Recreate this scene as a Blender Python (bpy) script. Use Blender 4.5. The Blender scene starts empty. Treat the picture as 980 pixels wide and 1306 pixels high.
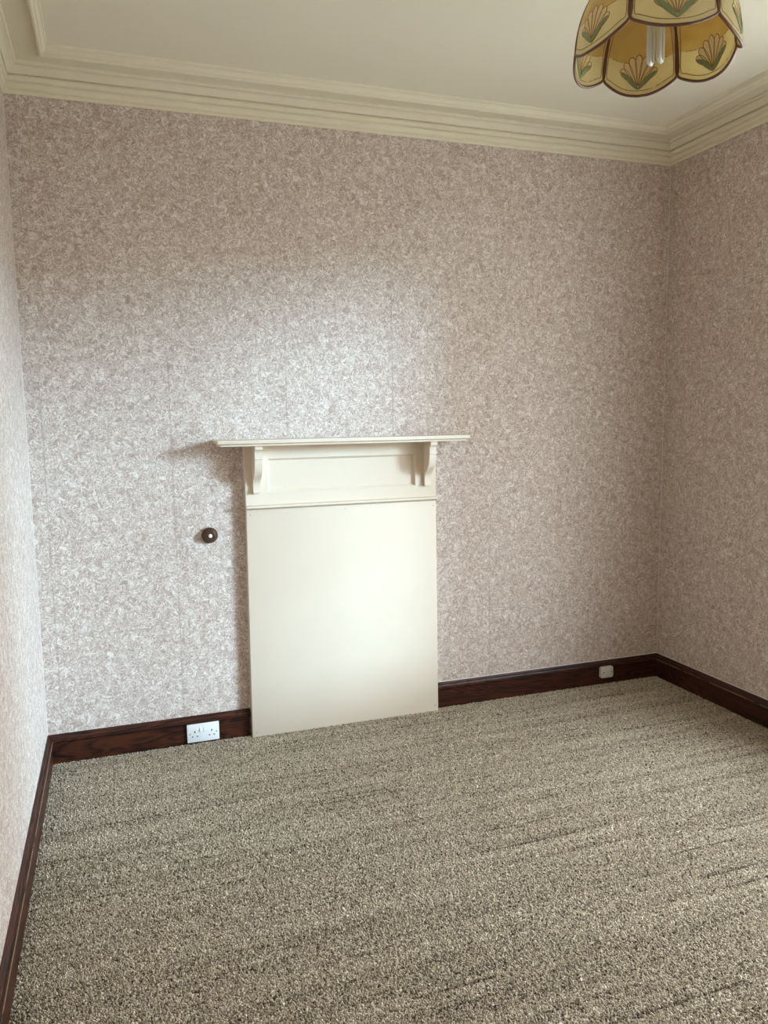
import bpy, bmesh, math, random
import numpy as np
from mathutils import Vector, Matrix

C = bpy.context.scene.collection
SC = bpy.context.scene
random.seed(7)

# ------------------------------------------------------------------ camera
F_PX, PITCH, ROLL, YAW = 991.55, math.radians(-7.008), math.radians(-0.849), math.radians(19.044)
CAM = Vector((0.3426, -3.5586, 1.4889))
fw = Vector((math.sin(YAW) * math.cos(PITCH), math.cos(YAW) * math.cos(PITCH), math.sin(PITCH)))
rt = Vector((math.cos(YAW), -math.sin(YAW), 0))
up = rt.cross(fw)
r2 = rt * math.cos(ROLL) + up * math.sin(ROLL)
u2 = -rt * math.sin(ROLL) + up * math.cos(ROLL)
cam_d = bpy.data.cameras.new('camera')
cam = bpy.data.objects.new('camera', cam_d)
C.objects.link(cam)
m = Matrix((r2, u2, -fw)).transposed().to_4x4()
m.translation = CAM
cam.matrix_world = m
cam_d.sensor_fit = 'HORIZONTAL'
cam_d.sensor_width = 36.0
cam_d.lens = 36.0 * F_PX / 980.0
cam_d.clip_start = 0.02
SC.camera = cam

# ------------------------------------------------------------------ world and light
W, RL, H = 3.204, 4.15, 2.908           # room width (x), length (-y), ceiling height
WY0, WY1, WZ0, WZ1 = -1.06, -3.40, 0.48, 2.56   # the window in the right wall
WT = 0.50                                # wall thickness = depth of the window reveal
SKY = 4.6
SUN = 1.3
EXPOSURE = 2.2

world = bpy.data.worlds.new('overcast_sky')
SC.world = world
world.use_nodes = True
nt = world.node_tree
nt.nodes.clear()
wo = nt.nodes.new('ShaderNodeOutputWorld')
bg = nt.nodes.new('ShaderNodeBackground')
tc = nt.nodes.new('ShaderNodeTexCoord')
sx = nt.nodes.new('ShaderNodeSeparateXYZ')
mr = nt.nodes.new('ShaderNodeMapRange')
mr.inputs['From Min'].default_value = -0.05
mr.inputs['From Max'].default_value = 1.0
cr = nt.nodes.new('ShaderNodeValToRGB')
e = cr.color_ramp.elements
e[0].position = 0.0
e[0].color = (0.30, 0.31, 0.33, 1)
e[1].position = 1.0
e[1].color = (1.12, 1.24, 1.40, 1)
k = cr.color_ramp.elements.new(0.09)
k.color = (0.52, 0.56, 0.62, 1)
nt.links.new(tc.outputs['Generated'], sx.inputs[0])
nt.links.new(sx.outputs['Z'], mr.inputs['Value'])
nt.links.new(mr.outputs[0], cr.inputs[0])
nt.links.new(cr.outputs[0], bg.inputs[0])
bg.inputs[1].default_value = SKY
nt.links.new(bg.outputs[0], wo.inputs[0])

pl = bpy.data.lights.new('window_portal', 'AREA')
pl.shape = 'RECTANGLE'
pl.size = abs(WY1 - WY0) + 0.02
pl.size_y = WZ1 - WZ0 + 0.02
pl.cycles.is_portal = True
po = bpy.data.objects.new('window_portal', pl)
C.objects.link(po)
po.location = (W + WT + 0.03, (WY0 + WY1) / 2, (WZ0 + WZ1) / 2)
po.rotation_euler = (math.radians(90), 0, math.radians(90))   # shines to -x

# hazy low sun behind thin cloud: shines towards -x, +y and a little down
sl = bpy.data.lights.new('hazy_sun', 'SUN')
sl.energy = SUN
sl.angle = math.radians(12)
sl.color = (0.50, 0.75, 1.0)
sun = bpy.data.objects.new('hazy_sun', sl)
C.objects.link(sun)
sun.rotation_euler = Vector((-1.426, 1.0, -0.315)).to_track_quat('-Z', 'Y').to_euler()

SC.view_settings.view_transform = 'Standard'
SC.view_settings.look = 'None'
SC.view_settings.exposure = EXPOSURE
SC.view_settings.gamma = 1.0
SC.view_settings.use_curve_mapping = False
SC.cycles.max_bounces = 14
SC.cycles.diffuse_bounces = 10
SC.cycles.transparent_max_bounces = 12


# ------------------------------------------------------------------ node helpers
class NT:
    def __init__(self, name):
        self.m = bpy.data.materials.new(name)
        self.m.use_nodes = True
        self.t = self.m.node_tree
        self.b = self.t.nodes['Principled BSDF']
        self.out = self.t.nodes['Material Output']

    def n(self, kind, **kw):
        nd = self.t.nodes.new(kind)
        for k, v in kw.items():
            if k in nd.bl_rna.properties and k not in nd.inputs:
                setattr(nd, k, v)
            else:
                nd.inputs[k].default_value = v
        return nd

    def l(self, a, b):
        self.t.links.new(a, b)

    def ramp(self, src, stops):
        r = self.n('ShaderNodeValToRGB')
        els = r.color_ramp.elements
        while len(els) < len(stops):
            els.new(0.5)
        for el, (p, c) in zip(els, stops):
            el.position = p
            el.color = (*c, 1) if len(c) == 3 else c
        self.l(src, r.inputs[0])
        return r.outputs[0]

    def pos(self, scale=(1, 1, 1), rot=(0, 0, 0)):
        g = self.n('ShaderNodeNewGeometry')
        mp = self.n('ShaderNodeMapping')
        mp.inputs['Scale'].default_value = scale
        mp.inputs['Rotation'].default_value = rot
        self.l(g.outputs['Position'], mp.inputs[0])
        return mp.outputs[0]

    def noise(self, vec, scale, detail=2.0, rough=0.5, dist=0.0):
        x = self.n('ShaderNodeTexNoise')
        x.inputs['Scale'].default_value = scale
        x.inputs['Detail'].default_value = detail
        x.inputs['Roughness'].default_value = rough
        x.inputs['Distortion'].default_value = dist
        self.l(vec, x.inputs['Vector'])
        return x.outputs['Fac']

    def mix(self, fac, a, b, mode='MIX'):
        x = self.n('ShaderNodeMix', data_type='RGBA', blend_type=mode)
        for s, v in ((x.inputs[0], fac), (x.inputs[6], a), (x.inputs[7], b)):
            if isinstance(v, (int, float)):
                s.default_value = v
            elif isinstance(v, tuple):
                s.default_value = (*v, 1)
            else:
                self.l(v, s)
        return x.outputs[2]

    def math(self, op, a, b=0.0, c=None):
        x = self.n('ShaderNodeMath', operation=op)
        for i, v in enumerate((a, b) if c is None else (a, b, c)):
            if isinstance(v, (int, float)):
                x.inputs[i].default_value = v
            else:
                self.l(v, x.inputs[i])
        return x.outputs[0]

    def bump(self, h, strength, dist=0.001):
        x = self.n('ShaderNodeBump')
        x.inputs['Strength'].default_value = strength
        x.inputs['Distance'].default_value = dist
        self.l(h, x.inputs['Height'])
        self.l(x.outputs[0], self.b.inputs['Normal'])

    def set(self, color=None, rough=None, **kw):
        if color is not None:
            if isinstance(color, tuple):
                self.b.inputs['Base Color'].default_value = (*color, 1)
            else:
                self.l(color, self.b.inputs['Base Color'])
        if rough is not None:
            self.b.inputs['Roughness'].default_value = rough
        for k, v in kw.items():
            self.b.inputs[k].default_value = v
        return self.m


def mat_wallpaper():
    t = NT('mottled_pink_wallpaper')
    v = t.pos()
    warp = t.n('ShaderNodeTexNoise')
    warp.inputs['Scale'].default_value = 26
    warp.inputs['Detail'].default_value = 1.5
    t.l(v, warp.inputs['Vector'])
    vm = t.n('ShaderNodeVectorMath', operation='MULTIPLY_ADD')
    t.l(warp.outputs['Color'], vm.inputs[0])
    vm.inputs[1].default_value = (0.06, 0.06, 0.06)
    t.l(v, vm.inputs[2])
    fea = t.noise(vm.outputs[0], 66, 2.5, 0.6, 2.0)        # feathery strokes
    clus = t.noise(v, 30, 2.0, 0.5, 0.8)                   # clusters of strokes
    s = t.math('ADD', t.math('MULTIPLY', fea, 0.85), t.math('MULTIPLY', clus, 0.25))
    col = t.ramp(s, [(0.42, (0.365, 0.270, 0.224)), (0.52, (0.475, 0.380, 0.322)), (0.59, (0.590, 0.504, 0.440)),
                     (0.68, (0.735, 0.680, 0.618))])
    t.bump(s, 0.12, 0.0008)
    return t.set(col, 0.72)


def mat_plain(name, col, rough=0.5, mottle=0.03, scale=30, **kw):
    t = NT(name)
    n = t.noise(t.pos(), scale, 3.0, 0.6)
    d = tuple(c * (1 - 2 * mottle) for c in col)
    c = t.ramp(n, [(0.3, d), (0.7, col)])
    t.bump(t.noise(t.pos(), scale * 6, 2.0), 0.05, 0.0006)
    return t.set(c, rough, **kw)


def mat_wood(name, axis):
    t = NT(name)
    sc = (1.1, 8, 8) if axis == 'x' else (8, 1.1, 8)
    v = t.pos(sc)
    big = t.noise(v, 1.6, 2.0, 0.5, 0.9)
    rings = t.math('FRACT', t.math('MULTIPLY', big, 11.0))
    ring = t.math('ABSOLUTE', t.math('SUBTRACT', rings, 0.5))
    sf = (4, 160, 160) if axis == 'x' else (160, 4, 160)
    fine = t.noise(t.pos(sf), 1.0, 3.0, 0.6)
    s = t.math('ADD', t.math('MULTIPLY', ring, 1.2), t.math('MULTIPLY', fine, 0.5))
    col = t.ramp(s, [(0.25, (0.010, 0.0032, 0.0018)), (0.45, (0.030, 0.0078, 0.0034)), (0.80, (0.064, 0.0165, 0.0064))])
    wear = t.noise(t.pos((30, 30, 60)), 3.0, 3.0, 0.7)
    col = t.mix(t.math('MULTIPLY', t.math('GREATER_THAN', wear, 0.735), 0.35), col, (0.30, 0.19, 0.11))
    if axis == 'y':        # varnish rubbed off along the projecting edge of the cap
        g = t.n('ShaderNodeNewGeometry')
        z = t.n('ShaderNodeSeparateXYZ')
        t.l(g.outputs['Position'], z.inputs[0])
        band = t.math('MULTIPLY', t.math('GREATER_THAN', z.outputs['Z'], 0.0985), t.math('LESS_THAN', z.outputs['Z'], 0.1042))
        rub = t.math('GREATER_THAN', t.noise(t.pos((60, 6, 60)), 1.0, 3.0, 0.7), 0.44)
        col = t.mix(t.math('MULTIPLY', t.math('MULTIPLY', band, rub), 0.75), col, (0.27, 0.17, 0.095))
    t.bump(s, 0.15, 0.0006)
    return t.set(col, 0.42, **{'Specular IOR Level': 0.35})


def mat_tuft():
    t = NT('twist_pile_carpet')
    at = t.n('ShaderNodeAttribute', attribute_type='INSTANCER')
    at.attribute_name = 'tone'
    yarn = t.ramp(at.outputs['Fac'], [(0.0, (0.080, 0.058, 0.038)), (0.16, (0.195, 0.152, 0.104)), (0.45, (0.405, 0.335, 0.242)),
                                      (0.75, (0.560, 0.482, 0.365)), (1.0, (0.790, 0.710, 0.580))])
    fine = t.noise(t.pos(), 900, 2.0)
    col = t.mix(0.35, yarn, t.ramp(fine, [(0.3, (0.35, 0.35, 0.35)), (0.7, (1, 1, 1))]), 'MULTIPLY')
    return t.set(col, 0.95, **{'Specular IOR Level': 0.15, 'Sheen Weight': 0.15})


def mat_glass_shade():
    t = NT('amber_leaded_glass')
    uv = t.n('ShaderNodeUVMap')
    s = t.n('ShaderNodeSeparateXYZ')
    t.l(uv.outputs[0], s.inputs[0])
    # below the scroll line the glass is paler
    a = t.math('ABSOLUTE', s.outputs['X'])
    line = t.math('ADD', SHOULDER0, t.math('MULTIPLY', t.math('MULTIPLY', a, a), SHOULDER2))
    fac = t.math('GREATER_THAN', s.outputs['Y'], line)
    n = t.noise(t.pos(), 14, 3.0, 0.5, 1.0)
    amber = t.ramp(n, [(0.3, (0.660, 0.470, 0.150)), (0.7, (0.760, 0.590, 0.240))])
    pale = t.ramp(n, [(0.3, (0.800, 0.690, 0.380)), (0.7, (0.860, 0.770, 0.470))])
    col = t.mix(fac, amber, pale)
    t.set(col, 0.22)
    tr = t.n('ShaderNodeBsdfTranslucent')
    t.l(col, tr.inputs[0])
    mx = t.n('ShaderNodeMixShader')
    mx.inputs[0].default_value = 0.42
    t.l(t.b.outputs[0], mx.inputs[1])
    t.l(tr.outputs[0], mx.inputs[2])
    t.l(mx.outputs[0], t.out.inputs[0])
    return t.m


def mat_pane():
    t = NT('clear_window_glass')
    tr = t.n('ShaderNodeBsdfTransparent')
    tr.inputs[0].default_value = (0.96, 0.98, 0.97, 1)
    gl = t.n('ShaderNodeBsdfGlossy')
    gl.inputs['Roughness'].default_value = 0.02
    lw = t.n('ShaderNodeLayerWeight')
    fc = t.math('MULTIPLY_ADD', t.math('POWER', lw.outputs['Facing'], 5.0), 0.6, 0.03)
    mx = t.n('ShaderNodeMixShader')
    t.l(fc, mx.inputs[0])
    t.l(tr.outputs[0], mx.inputs[1])
    t.l(gl.outputs[0], mx.inputs[2])
    t.l(mx.outputs[0], t.out.inputs[0])
    return t.m


SHOULDER0, SHOULDER2 = 0.246, -2.2      # scroll line on the shade: v = S0 + S2 * s^2

M = {
    'paper': mat_wallpaper(),
    'plaster': mat_plain('bare_plaster', (0.62, 0.56, 0.53), 0.9),
    'ceiling': mat_plain('cream_ceiling_paint', (0.81, 0.755, 0.615), 0.85, 0.012, 3),
    'cornice': mat_plain('cream_cornice_paint', (0.76, 0.70, 0.55), 0.6, 0.02, 10),
    'cream': mat_plain('cream_gloss_paint', (0.70, 0.60, 0.475), 0.55, 0.012, 6, **{'Specular IOR Level': 0.2}),
    'wood_x': mat_wood('dark_varnished_oak', 'x'),
    'wood_y': mat_wood('dark_varnished_oak_side', 'y'),
    'turned': mat_plain('brown_turned_wood', (0.085, 0.034, 0.014), 0.3, 0.15, 60),
    'bone': mat_plain('white_button', (0.86, 0.84, 0.78), 0.2, 0.01),
    'plastic': mat_plain('white_plastic', (0.80, 0.81, 0.81), 0.3, 0.01),
    'oldplastic': mat_plain('aged_white_plastic', (0.62, 0.58, 0.52), 0.45, 0.03),
    'hole': mat_plain('dark_socket_hole_and_shade', (0.015, 0.013, 0.012), 0.8, 0.1),  # dark holes, and the shade painted around the socket faceplate
    'steel': mat_plain('screw_steel', (0.35, 0.34, 0.32), 0.35, 0.05, Metallic=0.9),
    'tuft': mat_tuft(),
    'backing': mat_plain('carpet_backing', (0.10, 0.085, 0.07), 0.95, 0.1, 80),
    'white': mat_plain('white_window_paint', (0.80, 0.79, 0.76), 0.4, 0.01),
    'pane': mat_pane(),
    'shade': mat_glass_shade(),
    'rim': mat_plain('copper_brown_edging', (0.17, 0.075, 0.045), 0.35, 0.1, 60, Metallic=0.35),
    'line': mat_plain('brown_painted_outline', (0.30, 0.155, 0.045), 0.5, 0.05),
    'leaf': mat_plain('green_painted_leaf', (0.235, 0.270, 0.120), 0.45, 0.06),
    'lobe': mat_plain('peach_painted_petal', (0.800, 0.640, 0.320), 0.45, 0.04),
    'brass': mat_plain('aged_brass', (0.55, 0.40, 0.17), 0.32, 0.05, Metallic=0.9),
    'tube': mat_plain('white_lamp_tube', (0.66, 0.67, 0.62), 0.12, 0.01),
    'edge': mat_plain('lapped_paper_edge', (0.74, 0.68, 0.64), 0.8, 0.03),
    'ground': mat_plain('garden_ground', (0.22, 0.205, 0.17), 0.95, 0.08, 2),
}


# ------------------------------------------------------------------ mesh helpers
def finish(name, bm, mat, parent=None, smooth=None):
    bmesh.ops.recalc_face_normals(bm, faces=bm.faces)
    me = bpy.data.meshes.new(name)
    bm.to_mesh(me)
    bm.free()
    me.materials.append(M[mat])
    if smooth is not None:
        me.polygons.foreach_set('use_smooth', [True] * len(me.polygons))
        me.set_sharp_from_angle(angle=math.radians(smooth))
    o = bpy.data.objects.new(name, me)
    C.objects.link(o)
    if parent is not None:
        o.parent = parent
    return o


def empty(name, loc):
    o = bpy.data.objects.new(name, None)
    o.empty_display_size = 0.05
    o.location = loc
    C.objects.link(o)
    return o


def tag(o, label, cat, group=None):
    o['label'] = label
    o['category'] = cat
    if group:
        o['group'] = group
    return o


def struct(o):
    o['kind'] = 'structure'
    return o


def box(bm, x0, x1, y0, y1, z0, z1, bev=0.0, seg=2):
    vs = [bm.verts.new((x, y, z)) for x in (x0, x1) for y in (y0, y1) for z in (z0, z1)]
    fs = []
    for q in ((0, 1, 3, 2), (4, 6, 7, 5), (0, 4, 5, 1), (2, 3, 7, 6), (0, 2, 6, 4), (1, 5, 7, 3)):
        fs.append(bm.faces.new([vs[i] for i in q]))
    if bev:
        ed = set(e for f in fs for e in f.edges)
        bmesh.ops.bevel(bm, geom=list(ed), offset=bev, segments=seg, affect='EDGES', profile=0.5)


def boxo(name, dims, mat, parent=None, bev=0.0, seg=2, smooth=None):
    bm = bmesh.new()
    box(bm, *dims, bev=bev, seg=seg)
    return finish(name, bm, mat, parent, smooth)


def loft(bm, rings, close=True, caps=True):
    """rings: lists of equal length of points; joined by quads"""
    vr = [[bm.verts.new(p) for p in r] for r in rings]
    n = len(vr[0])
    for a, b in zip(vr, vr[1:]):
        for i in range(n if close else n - 1):
            j = (i + 1) % n
            bm.faces.new((a[i], a[j], b[j], b[i]))
    if caps:
        bm.faces.new(list(reversed(vr[0])))
        bm.faces.new(vr[-1])
    return vr


def lathe(bm, prof, seg=32, axis='z', origin=(0, 0, 0)):
    """prof: (r, h); h runs along the axis"""
    o = Vector(origin)
    rings = []
    for r, h in prof:
        ring = []
        for i in range(seg):
            a = 2 * math.pi * i / seg
            c, s = math.cos(a) * max(r, 1e-5), math.sin(a) * max(r, 1e-5)
            ring.append(o + (Vector((c, s, h)) if axis == 'z' else Vector((c, -h, s))))
        rings.append(ring)
    loft(bm, rings)


def tube(bm, pts, r, seg=8):
    pts = [Vector(p) for p in pts]
    rings = []
    nrm = None
    for i, p in enumerate(pts):
        d = (pts[min(i + 1, len(pts) - 1)] - pts[max(i - 1, 0)]).normalized()
        if nrm is None:
            nrm = d.orthogonal().normalized()
        nrm = (nrm - d * nrm.dot(d)).normalized()
        bn = d.cross(nrm)
        rings.append([p + (nrm * math.cos(2 * math.pi * k / seg) + bn * math.sin(2 * math.pi * k / seg)) * r for k in range(seg)])
    loft(bm, rings)


# ------------------------------------------------------------------ the room: walls
G = 0.0012   # paper thickness


def strip(parent, axis, a0, a1, z0, z1):
    """one drop of wallpaper on a wall; axis names the wall"""
    g = 0.0008
    if axis == 'back':
        d = (a0 + g, a1 - g, -G, 0, z0, z1)
    elif axis == 'left':
        d = (0, G, a1 + g, a0 - g, z0, z1)
    elif axis == 'right':
        d = (W - G, W, a1 + g, a0 - g, z0, z1)
    else:
        d = (a0 + g, a1 - g, -RL, -RL + G, z0, z1)
    return boxo('wallpaper_strip', d, 'paper', parent)


ZT = 2.80
wb = struct(boxo('wall_back', (-0.25, W + WT, 0, 0.25, -0.05, H + 0.1), 'plaster'))
xs = [0.0015, 0.063, 0.583, 1.103, 1.623, 2.143, 2.663, W - 0.0015]
for a, b in zip(xs, xs[1:]):
    strip(wb, 'back', a, b, 0, ZT)
wl = struct(boxo('wall_left', (-0.25, 0, -RL, 0, -0.05, H + 0.1), 'plaster'))
ys = [-0.003] + [-0.46 - 0.52 * i for i in range(8)]
ys = [y for y in ys if y > -RL + 0.1] + [-RL + 0.002]
for a, b in zip(ys, ys[1:]):
    strip(wl, 'left', a, b, 0, ZT)
bm = bmesh.new()
x0, x1 = W, W + WT
box(bm, x0, x1, WY0, 0, -0.05, H + 0.1)
box(bm, x0, x1, -RL, WY1, -0.05, H + 0.1)
box(bm, x0, x1, WY1, WY0, -0.05, WZ0)
box(bm, x0, x1, WY1, WY0, WZ1, H + 0.1)
wr = struct(finish('wall_right', bm, 'plaster'))
ys = [-0.003, -0.34, -0.86, WY0]
for a, b in zip(ys, ys[1:]):
    strip(wr, 'right', a, b, 0, ZT)
ys = [WY0, -1.38, -1.90, -2.42, -2.94, WY1]
for a, b in zip(ys, ys[1:]):
    strip(wr, 'right', a, b, 0, WZ0)
    strip(wr, 'right', a, b, WZ1, ZT)
ys = [WY1, -RL + 0.002]
for a, b in zip(ys, ys[1:]):
    strip(wr, 'right', a, b, 0, ZT)
wf = struct(boxo('wall_front', (-0.25, W + WT, -RL - 0.25, -RL, -0.05, H + 0.1), 'plaster'))
xs = [0.002] + [0.4 + 0.52 * i for i in range(6)] + [W - 0.002]
for a, b in zip(xs, xs[1:]):
    strip(wf, 'front', a, b, 0, ZT)
struct(boxo('ceiling', (-0.25, W + WT, -RL - 0.25, 0.25, H, H + 0.12), 'ceiling'))

# lapped edges of the paper in the two far corners and above the skirting
boxo('paper_edge', (W - 0.0045, W - G, -0.0022, -G, 0.12, ZT), 'edge', wb)
boxo('paper_edge', (0.0012, 0.0040, -0.0020, -G, 0.12, ZT), 'edge', wb)
boxo('paper_edge', (1.838, W - 0.002, -0.0022, -G, 0.12, 0.1335), 'edge', wb)
boxo('paper_edge', (W - 0.0022, W - G, -1.6, -0.002, 0.12, 0.1335), 'edge', wr)

# window in the right wall, outside the picture: the room's daylight
wn = empty('window_1', (W + WT - 0.05, (WY0 + WY1) / 2, WZ0))
struct(wn)
inv = Matrix.Translation(-Vector(wn.location))


def win(name, boxes, mat):
    bm = bmesh.new()
    for b in boxes:
        box(bm, *b)
    bm.transform(inv)
    return finish(name, bm, mat, wn)


xa, xb = W + WT - 0.05, W + WT - 0.005
zm = (WZ0 + WZ1) / 2
win('window_frame', [(xa, xb, WY0 - 0.03, WY0, WZ0, WZ1), (xa, xb, WY1, WY1 + 0.03, WZ0, WZ1),
                     (xa, xb, WY1, WY0, WZ0, WZ0 + 0.05), (xa, xb, WY1, WY0, WZ1 - 0.05, WZ1)], 'white')
ym = -2.47  # unseen post, widened and placed so its shadow falls on the left corner
win('shading_mullion', [(xa - 0.004, xb + 0.004, ym - 0.09, ym + 0.09, WZ0 + 0.05, WZ1 - 0.05)], 'white')
win('meeting_rail', [(xa, xb, WY1 + 0.03, WY0 - 0.03, zm - 0.02, zm + 0.02)], 'white')
win('pane', [(xa + 0.02, xa + 0.024, WY1 + 0.03, WY0 - 0.03, WZ0 + 0.05, zm - 0.02)], 'pane')
win('pane', [(xa + 0.02, xa + 0.024, WY1 + 0.03, WY0 - 0.03, zm + 0.02, WZ1 - 0.05)], 'pane')
win('window_sill', [(W - 0.03, xa, WY1 - 0.03, WY0 + 0.03, WZ0, WZ0 + 0.03)], 'white')
gd = struct(boxo('ground', (W + WT, 60, -40, 40, -0.7, -0.6), 'ground'))


# ------------------------------------------------------------------ cornice and ceiling bead
def sweep(name, prof, side, mat, parent=None):
    bm = bmesh.new()
    if side == 'back':
        f = lambda a, z: ((a, -a, z), (W - a, -a, z))
    elif side == 'left':
        f = lambda a, z: ((a, -RL + a, z), (a, -a, z))
    elif side == 'right':
        f = lambda a, z: ((W - a, -a, z), (W - a, -RL + a, z))
    else:
        f = lambda a, z: ((W - a, -RL + a, z), (a, -RL + a, z))
    e = [f(a, z) for a, z in prof]
    loft(bm, [[q[0] for q in e], [q[1] for q in e]])
    return finish(name, bm, mat, parent, 32)


def arc(cx, cz, r, a0, a1, n=6):
    return [(cx + r * math.cos(math.radians(a0 + (a1 - a0) * i / n)), cz + r * math.sin(math.radians(a0 + (a1 - a0) * i / n))) for i in range(n + 1)]


CORN = ([(-0.01, 2.7785), (0.0065, 2.7785), (0.0075, 2.785), (0.006, 2.792), (0.0035, 2.7945), (0.0045, 2.797)]
        + [(0.0105, 2.7995), (0.0155, 2.805), (0.017, 2.812), (0.0155, 2.819), (0.011, 2.8225)]
        + [(0.013, 2.8245), (0.020, 2.8265), (0.0245, 2.832), (0.0255, 2.8385), (0.0245, 2.8415)]
        + [(0.0165, 2.8425), (0.0165, 2.8475), (0.029, 2.8485), (0.031, 2.853)]
        + [(0.036, 2.8605), (0.043, 2.8665), (0.051, 2.8705), (0.0535, 2.8705), (0.0535, 2.8745), (0.0605, 2.8755), (0.0635, 2.8795), (0.0635, 2.8865)]
        + [(0.150, 2.8865), (0.150, 2.92), (-0.01, 2.92)])
BEAD = ([(0.149, 2.92), (0.149, 2.879)] + arc(0.1575, 2.8775, 0.0085, 180, 345, 8)
        + [(0.1665, 2.8805), (0.1695, 2.8805), (0.173, 2.884), (0.177, 2.890), (0.1785, 2.896), (0.1785, 2.900), (0.184, 2.9015), (0.186, 2.905), (0.186, 2.92)])
for i, sd in enumerate(('back', 'left', 'right', 'front')):
    struct(sweep('trim_%d' % (i + 1), CORN, sd, 'cornice'))
    struct(sweep('trim_%d' % (i + 5), BEAD, sd, 'cornice'))

# ------------------------------------------------------------------ skirting boards
ZS = 0.129
BOARD = [(0, -0.04), (0.0175, -0.04), (0.0175, 0.094), (0.0165, 0.0950), (0.0120, 0.0955), (0.0120, 0.0985), (0, 0.0985)]
CAP = [(0, 0.0980), (0.0205, 0.0980), (0.0230, 0.1000), (0.0230, 0.1030), (0.0205, 0.105), (0.0165, 0.1055), (0.0165, 0.1075),
       (0.0155, 0.113), (0.0125, 0.1175), (0.0085, 0.1205), (0.0085, 0.1225), (0.0065, 0.127), (0.004, ZS), (0, ZS)]


def skirt(name, side, lo=None, hi=None):
    def run(nm, prof, mat, parent, e0, e1):
        bm = bmesh.new()
        r0, r1 = [], []
        for a, z in prof:
            if side == 'back':
                r0.append((e0 if e0 is not None else a, -a, z))
                r1.append((e1 if e1 is not None else W - a, -a, z))
            elif side == 'left':
                r0.append((a, -RL + a, z))
                r1.append((a, -a, z))
            elif side == 'right':
                r0.append((W - a, -a, z))
                r1.append((W - a, -RL + a, z))
            else:
                r0.append((W - a, -RL + a, z))
                r1.append((a, -RL + a, z))
        loft(bm, [r0, r1])
        return finish(nm, bm, mat, parent, 40)
    mat = 'wood_x' if side in ('back', 'front') else 'wood_y'
    b = run(name, BOARD, mat, None, lo[0] if lo else None, hi[0] if hi else None)
    struct(b)
    run('cap_moulding', CAP, mat, b, lo[1] if lo else None, hi[1] if hi else None)
    return b


skirt('baseboard_back', 'back', hi=(0.8795, 0.8830))
skirt('baseboard_back', 'back', lo=(1.8420, 1.8345))
skirt('baseboard_left', 'left')
skirt('baseboard_right', 'right')
skirt('baseboard_front', 'front')

# ------------------------------------------------------------------ floor and carpet
fl = struct(boxo('floor', (-0.25, W + WT, -RL - 0.25, 0.25, -0.2, -0.012), 'backing'))
rng = np.random.default_rng(3)
SX, SY = 0.0043, 0.0049
nx, ny = int((W - 0.03) / SX), int((RL - 0.03) / SY)
gx, gy = np.meshgrid(np.arange(nx), np.arange(ny))
keep = (gy * SY < 2.9) | ((gx % 2 == 0) & (gy % 2 == 0))        # thinner behind the photographer
gx, gy = gx[keep], gy[keep]
fat = np.where(gy * SY < 2.9, 1.0, 1.9)
gx = gx.ravel().astype(float)
gy = gy.ravel().astype(float)
px = 0.017 + gx * SX + (gy % 2) * SX * 0.5 + rng.normal(0, 0.0009, gx.size)
py = -0.017 - gy * SY + rng.normal(0, 0.0008, gx.size)
pz = rng.normal(0, 0.0011, gx.size) - 0.0035


def vnoise1(v, n, seed):
    r = np.random.default_rng(seed).normal(0, 1, n + 2)
    i = np.clip(v.astype(int), 0, n)
    f = v - np.floor(v)
    f = f * f * (3 - 2 * f)
    return r[i] * (1 - f) + r[i + 1] * f


def vnoise2(u, v, nu, nv, seed):
    r = np.random.default_rng(seed).normal(0, 1, (nv + 2, nu + 2))
    i = np.clip(u.astype(int), 0, nu)
    j = np.clip(v.astype(int), 0, nv)
    f = u - np.floor(u)
    g = v - np.floor(v)
    f = f * f * (3 - 2 * f)
    g = g * g * (3 - 2 * g)
    return (r[j, i] * (1 - f) + r[j, i + 1] * f) * (1 - g) + (r[j + 1, i] * (1 - f) + r[j + 1, i + 1] * f) * g


# yarn rows run along x: each row has its own tone, fading over its length; plus a few dark lines
row = vnoise2(gx * SX / 0.45, gy, int(W / 0.45) + 1, ny + 1, 11)
wide = vnoise2(gx * SX / 0.9, gy / 7.0, int(W / 0.9) + 1, int(ny / 7) + 1, 12)
tone = 0.49 + 0.19 * rng.normal(0, 1, gx.size) + 0.055 * row + 0.05 * wide
gap = vnoise2(gx * SX / 0.55, np.floor(gy / 2) + 0.0, int(W / 0.55) + 1, ny + 1, 13)
deep = gap > 1.85
tone[deep] -= 0.34
pz[deep] -= 0.0022
tone += 0.28 * (rng.random(gx.size) > 0.985) - 0.33 * (rng.random(gx.size) > 0.965)
tone = np.clip(tone, 0, 1)
me = bpy.data.meshes.new('carpet')
me.vertices.add(gx.size)
me.vertices.foreach_set('co', np.stack([px, py, pz], 1).astype(np.float32).ravel())
for nm, dat in (('tone', tone),):
    a = me.attributes.new(nm, 'FLOAT', 'POINT')
    a.data.foreach_set('value', dat.astype(np.float32))
a = me.attributes.new('turn', 'FLOAT_VECTOR', 'POINT')
a.data.foreach_set('vector', np.stack([rng.normal(0, 0.45, gx.size), rng.normal(0, 0.45, gx.size), rng.random(gx.size) * 6.28], 1).astype(np.float32).ravel())
a = me.attributes.new('size', 'FLOAT_VECTOR', 'POINT')
s0 = rng.normal(1, 0.14, gx.size) * fat
a.data.foreach_set('vector', np.stack([s0 * 1.12, s0 * 0.95, s0 / fat * rng.normal(1.8, 0.25, gx.size)], 1).astype(np.float32).ravel())
me.materials.append(M['tuft'])
carpet = bpy.data.objects.new('carpet', me)
C.objects.link(carpet)
carpet['kind'] = 'stuff'
tag(carpet, 'beige grey twist pile carpet with darker lines across the whole floor', 'carpet')
ng = bpy.data.node_groups.new('carpet_pile', 'GeometryNodeTree')
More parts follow.
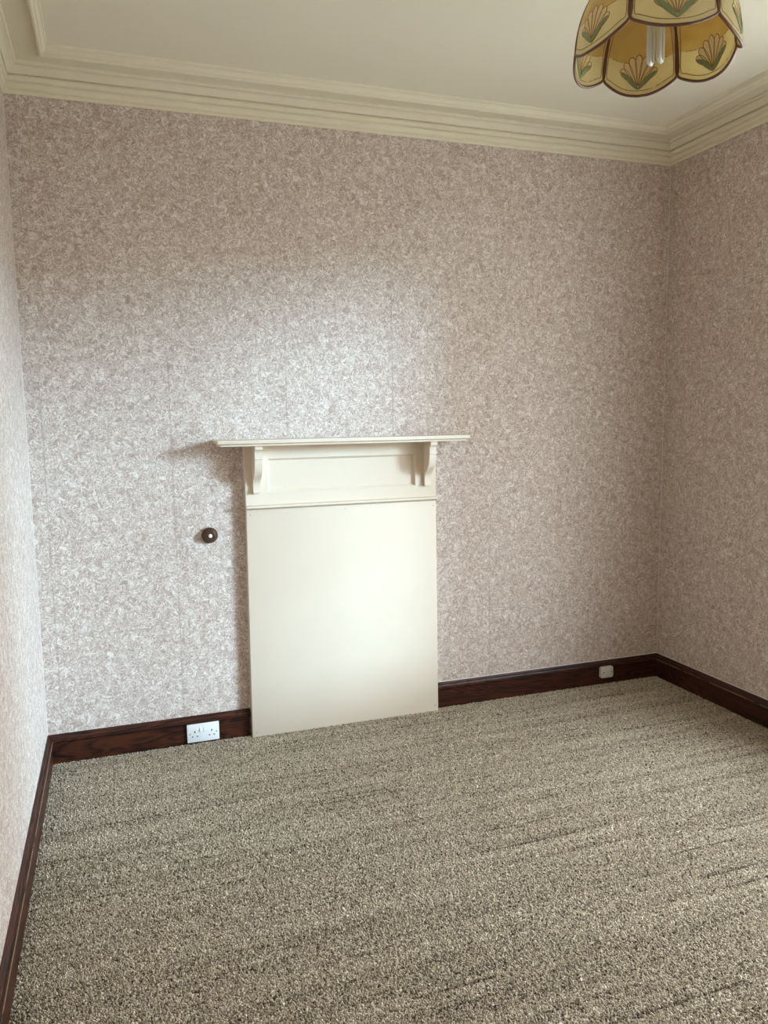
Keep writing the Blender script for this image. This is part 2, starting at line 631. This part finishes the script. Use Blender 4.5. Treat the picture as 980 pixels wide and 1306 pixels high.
ng.interface.new_socket('Geometry', in_out='INPUT', socket_type='NodeSocketGeometry')
ng.interface.new_socket('Geometry', in_out='OUTPUT', socket_type='NodeSocketGeometry')
gi = ng.nodes.new('NodeGroupInput')
go = ng.nodes.new('NodeGroupOutput')
ico = ng.nodes.new('GeometryNodeMeshIcoSphere')
ico.inputs['Radius'].default_value = 0.0030
ico.inputs['Subdivisions'].default_value = 1
sm = ng.nodes.new('GeometryNodeSetMaterial')
sm.inputs['Material'].default_value = M['tuft']
ip = ng.nodes.new('GeometryNodeInstanceOnPoints')
ra = ng.nodes.new('GeometryNodeInputNamedAttribute')
ra.data_type = 'FLOAT_VECTOR'
ra.inputs['Name'].default_value = 'turn'
sa = ng.nodes.new('GeometryNodeInputNamedAttribute')
sa.data_type = 'FLOAT_VECTOR'
sa.inputs['Name'].default_value = 'size'
ng.links.new(gi.outputs[0], ip.inputs['Points'])
ng.links.new(ico.outputs[0], sm.inputs['Geometry'])
ng.links.new(sm.outputs[0], ip.inputs['Instance'])
ng.links.new(ra.outputs['Attribute'], ip.inputs['Rotation'])
ng.links.new(sa.outputs['Attribute'], ip.inputs['Scale'])
ng.links.new(ip.outputs[0], go.inputs[0])
md = carpet.modifiers.new('pile', 'NODES')
md.node_group = ng

# ------------------------------------------------------------------ boarded fireplace surround
FX, FY = 1.359, -0.045
XL, XR = 0.8945, 1.8265
fp = empty('fireplace_surround', (FX, 0, 0))
tag(fp, 'cream painted fireplace surround with mantel shelf and boarded-up opening', 'fireplace')
T = Matrix.Translation((-FX, 0, 0))


def part(name, build, mat='cream', parent=None, smooth=None, bev=0.0):
    bm = bmesh.new()
    build(bm)
    bm.transform(T)
    if bev:
        bmesh.ops.bevel(bm, geom=list(bm.edges), offset=bev, segments=2, affect='EDGES', profile=0.5)
    return finish(name, bm, mat, parent or fp, smooth)


# cover board over the opening (slightly wider at the foot)
def cover(bm):
    a = [(0.8860, FY, -0.012), (1.8325, FY, -0.012), (1.8325, 0, -0.012), (0.8860, 0, -0.012)]
    b = [(XL, FY, 1.0785), (XR, FY, 1.0785), (XR, 0, 1.0785), (XL, 0, 1.0785)]
    loft(bm, [a, b])


cb = part('cover_board', cover, bev=0.0015, smooth=50)
for x, z in ((0.905, 0.022), (1.815, 0.028), (0.912, 1.052), (1.812, 1.050), (1.362, 1.058)):
    part('nail_head', lambda bm: lathe(bm, [(0.0001, 0), (0.0028, 0), (0.0026, 0.0006), (0.0001, 0.0008)], 10, 'y', (x, FY, z)), 'steel', cb)

# frieze board with a recessed, bevelled panel
PX0, PX1, PZ0, PZ1 = 0.9970, 1.7190, 1.1530, 1.3060


def frieze(bm):
    zt = 1.3725
    out = [(XL, 1.0785), (XR, 1.0785), (XR, zt), (XL, zt)]
    inn = [(PX0, PZ0), (PX1, PZ0), (PX1, PZ1), (PX0, PZ1)]
    bv = 0.009
    rec = [(PX0 + bv, PZ0 + bv), (PX1 - bv, PZ0 + bv), (PX1 - bv, PZ1 - bv), (PX0 + bv, PZ1 - bv)]
    R = []
    for pts, y in ((out, 0), (out, FY), (inn, FY), (inn, FY + 0.005), (rec, FY + 0.0135), (rec, FY + 0.016)):
        R.append([bm.verts.new((x, y, z)) for x, z in pts])
    for a, b in zip(R, R[1:]):
        for i in range(4):
            j = (i + 1) % 4
            bm.faces.new((a[i], a[j], b[j], b[i]))


fb = part('frieze_board', frieze)
part('frieze_panel', lambda bm: box(bm, PX0 + 0.002, PX1 - 0.002, FY + 0.0155, -0.004, PZ0 + 0.002, PZ1 - 0.002))

# narrow moulding under the frieze, mitred back to the board at both ends
MOULD = [(0, 1.0765), (0.004, 1.0765), (0.010, 1.0785), (0.0145, 1.0800), (0.0205, 1.0840), (0.0240, 1.0850), (0.0240, 1.0930), (0.0215, 1.0950), (0.004, 1.0960), (0, 1.0965)]


def mould(bm):
    a = [(XL + 0.0185 - d, FY - d, z) for d, z in MOULD]
    b = [(XR - 0.0185 + d, FY - d, z) for d, z in MOULD]
    a = [(XL + 0.002 + (0.0185 - d) * 0.5, FY - d, z) for d, z in MOULD]
    b = [(XR - 0.001, FY - d, z) for d, z in MOULD]
    loft(bm, [a, b])


part('moulding', mould, smooth=35)

# scrolled brackets
BR = [(0.098, 1.3725), (0.098, 1.3525), (0.0965, 1.3500), (0.0935, 1.3485), (0.0885, 1.3450), (0.0850, 1.3380), (0.0835, 1.3290), (0.0840, 1.3190), (0.0860, 1.3100),
      (0.0860, 1.3065), (0.0815, 1.3050), (0.0815, 1.3020), (0.0820, 1.2920), (0.0800, 1.2790), (0.0755, 1.2650), (0.0690, 1.2520), (0.0600, 1.2400), (0.0490, 1.2290),
      (0.0370, 1.2195), (0.0270, 1.2105), (0.0205, 1.2010), (0.0170, 1.1910), (0.0160, 1.1800), (0.0170, 1.1690), (0.0195, 1.1600), (0.0215, 1.1560), (0.0215, 1.1530), (0.0, 1.1510)]
for bx in (0.944, 1.7785):
    def brk(bm):
        p = [(0.0, 1.3725)] + BR
        hw = 0.017
        loft(bm, [[(bx - hw, FY - d, z) for d, z in p], [(bx + hw, FY - d, z) for d, z in p]])
    part('bracket', brk, smooth=30)


# mantel shelf: upper board with rounded nose and a stepped moulding below
def shelf(bm):
    P = [(0.5955, 0.170, 1.3950), (0.5960, 0.1705, 1.3935), (0.5960, 0.1705, 1.3890), (0.5950, 0.1695, 1.3880), (0.5950, 0.1695, 1.3810), (0.5935, 0.168, 1.3795),
         (0.5870, 0.1615, 1.3790), (0.5840, 0.1585, 1.3770), (0.5825, 0.157, 1.3720), (0.5820, 0.1565, 1.3690), (0.5810, 0.1555, 1.3680)]
    rings = []
    for hw, d, z in P:
        tilt = -0.0022
        rings.append([(FX - hw, -d, z - tilt * 0), (FX + hw, -d, z), (FX + hw, 0, z), (FX - hw, 0, z)])
    loft(bm, rings)


part('mantel_shelf', shelf, smooth=40)

# ------------------------------------------------------------------ bell push on the wall
bp = empty('bell_push', (0.731, 0, 0.9665))
tag(bp, 'round turned wooden bell push with white centre button on papered wall', 'bell push')
bm = bmesh.new()
lathe(bm, [(0.0001, 0.0), (0.034, 0.0), (0.0358, 0.004), (0.0362, 0.011), (0.0345, 0.017), (0.0315, 0.0195), (0.0300, 0.0190), (0.0290, 0.0215), (0.0275, 0.028), (0.0245, 0.033),
           (0.0205, 0.0355), (0.0175, 0.0355), (0.0160, 0.0340), (0.0150, 0.0315), (0.0130, 0.0300), (0.0110, 0.0280), (0.0001, 0.0280)], 40, 'y')
finish('wooden_base', bm, 'turned', bp, 30)
bm = bmesh.new()
lathe(bm, [(0.0001, 0.0270), (0.0088, 0.0270), (0.0090, 0.0335), (0.0080, 0.0360), (0.0050, 0.0380), (0.0001, 0.0387)], 24, 'y')
finish('button', bm, 'bone', bp, 60)

# ------------------------------------------------------------------ double socket on the skirting
SK = -0.0175
so = empty('double_socket', (0.662, SK, 0.054))
tag(so, 'white double switched power socket on dark skirting left of fireplace', 'socket')
boxo('back_plate_shade', (-0.0745, 0.0745, -0.004, 0.0, -0.0455, 0.0445), 'hole', so, 0.001, 1)  # near-black rim: shading behind the faceplate put into the colour
boxo('faceplate', (-0.0725, 0.0725, -0.0125, -0.0035, -0.0430, 0.0430), 'plastic', so, 0.0022, 2, 40)


def sock(name, cx, cz, w, h, mat, d0=-0.0131, d1=-0.012, bev=0.0):
    return boxo(name, (cx - w / 2, cx + w / 2, d0, d1, cz - h / 2, cz + h / 2), mat, so, bev)


for cx in (-0.0378, 0.0383):
    sock('pin_slot', cx, 0.0060, 0.0046, 0.0086, 'hole')
    sock('pin_slot', cx - 0.0108, -0.0158, 0.0066, 0.0046, 'hole')
    sock('pin_slot', cx + 0.0108, -0.0152, 0.0066, 0.0046, 'hole')
for cx in (-0.0600, 0.0600):
    bm = bmesh.new()
    lathe(bm, [(0.0001, 0.012), (0.0030, 0.012), (0.0029, 0.0131), (0.0001, 0.0133)], 14, 'y', (cx, 0, -0.0022))
    finish('screw', bm, 'steel', so, 40)
for cx in (-0.0085, 0.0095):
    bm = bmesh.new()
    hw = 0.0062
    p = [(-0.0105, 0.006), (-0.0105, 0.0165), (-0.0090, 0.0172), (0.0000, 0.0150), (0.0090, 0.0138), (0.0105, 0.0132), (0.0105, 0.006)]
    loft(bm, [[(cx - hw, -d, 0.0165 + z) for z, d in p], [(cx + hw, -d, 0.0165 + z) for z, d in p]])
    finish('rocker_switch', bm, 'plastic', so, 30)

# ------------------------------------------------------------------ small outlet on the skirting at the right
ob = empty('outlet_box', (2.8475, SK, 0.0705))
tag(ob, 'small grey white rounded outlet plate on skirting near right corner', 'outlet')
bm = bmesh.new()


def rrect(hw, hh, r, y):
    pts = []
    for qx, qz, a0 in ((1, 1, 0), (-1, 1, 90), (-1, -1, 180), (1, -1, 270)):
        for i in range(6):
            a = math.radians(a0 + i * 18)
            pts.append((qx * (hw - r) + r * math.cos(a), y, qz * (hh - r) + r * math.sin(a)))
    return pts


loft(bm, [rrect(0.0395, 0.0315, 0.010, 0.0), rrect(0.0395, 0.0315, 0.010, -0.017), rrect(0.0380, 0.0300, 0.010, -0.0205), rrect(0.0350, 0.0270, 0.009, -0.022)])
finish('outlet_cover', bm, 'oldplastic', ob, 40)
for cx in (-0.0235, 0.0285):
    bm = bmesh.new()
    lathe(bm, [(0.0001, 0.0205), (0.0036, 0.0205), (0.0034, 0.0224), (0.0001, 0.0226)], 12, 'y', (cx, 0, 0.0005))
    finish('screw', bm, 'hole', ob, 40)
boxo('raised_mark', (-0.013, 0.013, -0.0226, -0.0215, -0.004, 0.012), 'oldplastic', ob, 0.0005, 1)

# ------------------------------------------------------------------ pendant light with six glass petals
KS = 0.87                             # size of the shade
LX, LY, LZ = 1.588, -1.944, 2.336     # centre of the rim
pd = empty('pendant_light', (LX, LY, LZ))
tag(pd, 'pendant ceiling light with six amber glass petals painted with flowers', 'ceiling light')
bm = bmesh.new()
lathe(bm, [(0.0001, 0), (0.022, 0), (0.045, 0.010), (0.050, 0.020), (0.050, 0.030), (0.0001, 0.030)], 28, 'z', (0, 0, H - LZ - 0.030))
finish('ceiling_rose', bm, 'white', pd, 40)
HUB = 0.215 * KS
bm = bmesh.new()
tube(bm, [(0, 0, HUB + 0.02), (0, 0, H - LZ - 0.025)], 0.0035, 8)
finish('cord', bm, 'white', pd, 60)
bm = bmesh.new()
lathe(bm, [(0.0001, HUB - 0.012), (0.050, HUB - 0.012), (0.056, HUB - 0.004), (0.050, HUB + 0.006), (0.030, HUB + 0.014), (0.012, HUB + 0.030), (0.0001, HUB + 0.034)], 28)
finish('hub', bm, 'brass', pd, 40)
bm = bmesh.new()
lathe(bm, [(0.0001, HUB - 0.06), (0.019, HUB - 0.06), (0.020, HUB - 0.05), (0.020, HUB - 0.008), (0.0001, HUB - 0.008)], 24)
finish('lamp_holder', bm, 'white', pd, 40)

# centre line of a petal in (radius, height), by arc length v from the hub
LINE = [(0.050, 0.214), (0.085, 0.203), (0.118, 0.185), (0.148, 0.160), (0.172, 0.128), (0.190, 0.092), (0.202, 0.054), (0.209, 0.014), (0.212, -0.020), (0.213, -0.045)]


def resample(P):
    d = [0]
    for a, b in zip(P, P[1:]):
        d.append(d[-1] + math.dist(a, b))
    return d


LD = resample(LINE)
VT = LD[-1]


def cline(v):
    v = max(0, min(VT - 1e-6, v))
    i = max(k for k in range(len(LD)) if LD[k] <= v)
    i = min(i, len(LINE) - 2)
    f = (v - LD[i]) / (LD[i + 1] - LD[i])
    # smooth tangent
    def tg(j):
        a, b = LINE[max(j - 1, 0)], LINE[min(j + 1, len(LINE) - 1)]
        L = math.dist(a, b)
        return ((b[0] - a[0]) / L, (b[1] - a[1]) / L)
    t0, t1 = tg(i), tg(i + 1)
    a, b, h = LINE[i], LINE[i + 1], LD[i + 1] - LD[i]
    h00, h10, h01, h11 = 2 * f**3 - 3 * f * f + 1, f**3 - 2 * f * f + f, -2 * f**3 + 3 * f * f, f**3 - f * f
    r = h00 * a[0] + h10 * h * t0[0] + h01 * b[0] + h11 * h * t1[0]
    z = h00 * a[1] + h10 * h * t0[1] + h01 * b[1] + h11 * h * t1[1]
    tr, tz = t0[0] * (1 - f) + t1[0] * f, t0[1] * (1 - f) + t1[1] * f
    L = math.hypot(tr, tz)
    return r, z, tr / L, tz / L


def petal_pt(s, v, off=0.0):
    """petal frame: radial = +x, tangential = y, up = z; off > 0 outwards"""
    r, z, tr, tz = cline(v)
    nr, nz = -tz, tr
    if nr < 0:
        nr, nz = -nr, -nz
    curl = -2.6 * s * s
    off = off / KS
    return Vector((r + nr * (off + curl), s, z + nz * (off + curl))) * KS


OUT = [(0.027, 0.0), (0.049, 0.050), (0.077, 0.110), (0.095, 0.170), (0.103, 0.215), (0.1065, 0.245), (0.1070, 0.260), (0.1055, 0.271), (0.100, 0.281),
       (0.088, 0.2895), (0.070, 0.299), (0.050, 0.3065), (0.028, 0.3115), (0.0, 0.3135)]
VS = (VT - 0.001) / 0.3135
OUT = [(s, v * VS) for s, v in OUT]


def half_w(v):
    for (s0, v0), (s1, v1) in zip(OUT, OUT[1:]):
        if v0 <= v <= v1:
            return s0 + (s1 - s0) * (v - v0) / max(v1 - v0, 1e-9)
    return 0.0


def petal_glass():
    bm = bmesh.new()
    uvl = bm.loops.layers.uv.new('UVMap')
    vs = [v for _, v in OUT[:-1]]
    vv = []
    for a, b in zip(vs, vs[1:]):
        k = 3 if b - a > 0.02 else 1
        vv += [a + (b - a) * i / k for i in range(k)]
    vv += [vs[-1], OUT[-1][1] - 0.0004]
    NU = 16
    sides = []
    for off in (0.0012, -0.0012):
        g = []
        for v in vv:
            w = half_w(v)
            g.append([(bm.verts.new(petal_pt(w * (2 * i / NU - 1), v, off)), (w * (2 * i / NU - 1), v)) for i in range(NU + 1)])
        sides.append(g)

    def quad(q):
        f = bm.faces.new([x[0] for x in q])
        for lp, x in zip(f.loops, q):
            lp[uvl].uv = x[1]
    for g in sides:
        for i in range(len(vv) - 1):
            for j in range(NU):
                quad((g[i][j], g[i][j + 1], g[i + 1][j + 1], g[i + 1][j]))
    a, b = sides
    n = len(vv) - 1
    for i in range(n):
        for j in (0, NU):
            quad((a[i][j], a[i + 1][j], b[i + 1][j], b[i][j]))
    for j in range(NU):
        quad((a[0][j], a[0][j + 1], b[0][j + 1], b[0][j]))
        quad((a[n][j], a[n][j + 1], b[n][j + 1], b[n][j]))
    return bm


def smooth_poly(P, k=4):
    """Catmull-Rom through 2-D points"""
    o = []
    for i in range(len(P) - 1):
        p0, p1, p2, p3 = P[max(i - 1, 0)], P[i], P[i + 1], P[min(i + 2, len(P) - 1)]
        for j in range(k):
            t = j / k
            o.append(tuple(0.5 * ((2 * b) + (-a + c) * t + (2 * a - 5 * b + 4 * c - d) * t * t + (-a + 3 * b - 3 * c + d) * t**3) for a, b, c, d in zip(p0, p1, p2, p3)))
    o.append(P[-1])
    return o


def sv_tube(bm, sv, r=0.0016, seg=6, off=0.0):
    tube(bm, [petal_pt(s, v, off) for s, v in sv], r, seg)


def sv_plate(bm, left, right, th=0.0019):
    """a painted shape between two (s, v) polylines, standing a little proud of both faces of the glass"""
    N = 3
    g = []
    for off in (th, -th):
        rows = []
        for (s0, v0), (s1, v1) in zip(left, right):
            rows.append([bm.verts.new(petal_pt(s0 + (s1 - s0) * j / N, v0 + (v1 - v0) * j / N, off)) for j in range(N + 1)])
        g.append(rows)
    for rows in g:
        for a, b in zip(rows, rows[1:]):
            for j in range(N):
                bm.faces.new((a[j], a[j + 1], b[j + 1], b[j]))
    a, b = g
    n = len(a) - 1
    for i in range(n):
        for j in (0, N):
            bm.faces.new((a[i][j], a[i + 1][j], b[i + 1][j], b[i][j]))
    for j in range(N):
        bm.faces.new((a[0][j], a[0][j + 1], b[0][j + 1], b[0][j]))
        bm.faces.new((a[n][j], a[n][j + 1], b[n][j + 1], b[n][j]))


BASE_V = 0.291 * VS       # foot of the painted flower


def lobe_outline(ang, L, w):
    """one lobe of the flower: narrow at the foot, round at the tip"""
    ca, sa = math.cos(ang), math.sin(ang)
    L_, R_ = [], []
    for t, k in ((0.06, 0.10), (0.25, 0.36), (0.45, 0.66), (0.62, 0.90), (0.76, 1.0), (0.86, 0.93), (0.94, 0.68), (0.985, 0.35), (1.0, 0.06)):
        for lst, sg in ((L_, -1), (R_, 1)):
            a, b = L * t, sg * w * k
            lst.append((a * sa + b * ca, BASE_V - a * ca + b * sa))
    return L_, R_


def leaf_outline(sg):
    ax = smooth_poly([(0.0, BASE_V + 0.006), (sg * 0.014, BASE_V - 0.010), (sg * 0.030, BASE_V - 0.026), (sg * 0.050, BASE_V - 0.041)], 4)
    L_, R_ = [], []
    for i, (s, v) in enumerate(ax):
        t = i / (len(ax) - 1)
        w = 0.0070 * math.sin(math.pi * min(1, t * 0.97 + 0.02)) ** 0.8 + 0.0003
        L_.append((s - 0.72 * w, v - sg * 0.72 * w) if sg > 0 else (s + 0.72 * w, v - 0.72 * w))
        R_.append((s + 0.72 * w, v + sg * 0.72 * w) if sg > 0 else (s - 0.72 * w, v + 0.72 * w))
    return L_, R_


def petal_parts():
    out = []
    out.append(('glass_petal', petal_glass(), 'shade', None, 60))
    bm = bmesh.new()
    h = smooth_poly(OUT, 3)
    loop = h + [(-s, v) for s, v in reversed(h[:-1])]
    sv_tube(bm, loop, 0.0034, 8)
    tube(bm, [petal_pt(s, 0.0) for s in (-0.027, 0, 0.027)], 0.0034, 8)
    out.append(('rim', bm, 'rim', 1, 60))
    bm = bmesh.new()
    inner = [(s - 0.0115 if s > 0.03 else s * 0.6, v) for s, v in OUT[1:8]] + [(0.086, 0.2745 * VS), (0.066, 0.2855 * VS), (0.045, 0.294 * VS), (0.024, 0.2985 * VS), (0.0, 0.3005 * VS)]
    h = smooth_poly(inner, 3)
    sv_tube(bm, h + [(-s, v) for s, v in reversed(h[:-1])], 0.0015, 6)
    for sg in (-1, 1):        # scroll line from the side to the flower
        sv_tube(bm, [(sg * s, SHOULDER0 + SHOULDER2 * s * s + 0.000) for s in (0.078, 0.070, 0.062, 0.054, 0.047, 0.040)], 0.0014, 6)
    out.append(('painted_line', bm, 'line', 1, 60))
    lob = bmesh.new()
    lin = bmesh.new()
    for k in range(-3, 4):
        ang = k * math.radians(15.5)
        L = 0.086 - 0.0030 * abs(k) ** 1.5
        Lo, Ro = lobe_outline(ang, L, 0.0098)
        sv_plate(lob, Lo, Ro, 0.0016)
        sv_tube(lin, Lo + list(reversed(Ro)), 0.0009, 5, 0.0013)
        sv_tube(lin, Lo + list(reversed(Ro)), 0.0009, 5, -0.0013)
    out.append(('painted_flower', lob, 'lobe', 1, None))
    out.append(('painted_outline', lin, 'line', 1, 60))
    for sg in (-1, 1):
        bm = bmesh.new()
        sv_plate(bm, *leaf_outline(sg), 0.0027)
        out.append(('painted_leaf', bm, 'leaf', 1, None))
    return out


AZ0 = math.radians(90 - 37.7 + 13.0)      # math angle (from +x) of the farthest petal
proto = []
for i in range(6):
    ang = AZ0 + i * math.radians(60)
    if i == 0:
        root = None
        for name, bm, mat, lvl, smo in petal_parts():
            o = finish(name, bm, mat, pd if lvl is None else root, smo)
            if lvl is None:
                root = o
                root.rotation_euler = (0, 0, ang)
            proto.append(o)
    else:
        r_ = proto[0].copy()
        C.objects.link(r_)
        r_.rotation_euler = (0, 0, ang)
        for o in proto[1:]:
            c_ = o.copy()
            C.objects.link(c_)
            c_.parent = r_

# the unlit compact tube bulb in the shade
zb = HUB - 0.060
bl = empty('light_bulb', (LX, LY, LZ + zb))
tag(bl, 'unlit white compact tube bulb hanging inside the amber petal shade', 'light bulb')
bm = bmesh.new()
lathe(bm, [(0.0001, 0.004), (0.013, 0.004), (0.0165, -0.004), (0.0225, -0.012), (0.0235, -0.040), (0.0215, -0.046), (0.0001, -0.046)], 24)
finish('bulb_base', bm, 'white', bl, 40)
for y0 in (-0.0115, 0.0115):
    a = math.radians(-35)
    bm = bmesh.new()
    pts = [(-0.0115, y0, -0.040), (-0.0115, y0, -0.150)] + [(-0.0115 * math.cos(t), y0, -0.150 - 0.0115 * math.sin(t)) for t in [math.pi * i / 8 for i in range(1, 8)]] + [(0.0115, y0, -0.150), (0.0115, y0, -0.040)]
    tube(bm, pts, 0.0060, 12)
    o = finish('glass_tube', bm, 'tube', bl, 60)
    o.rotation_euler = (0, 0, -a)
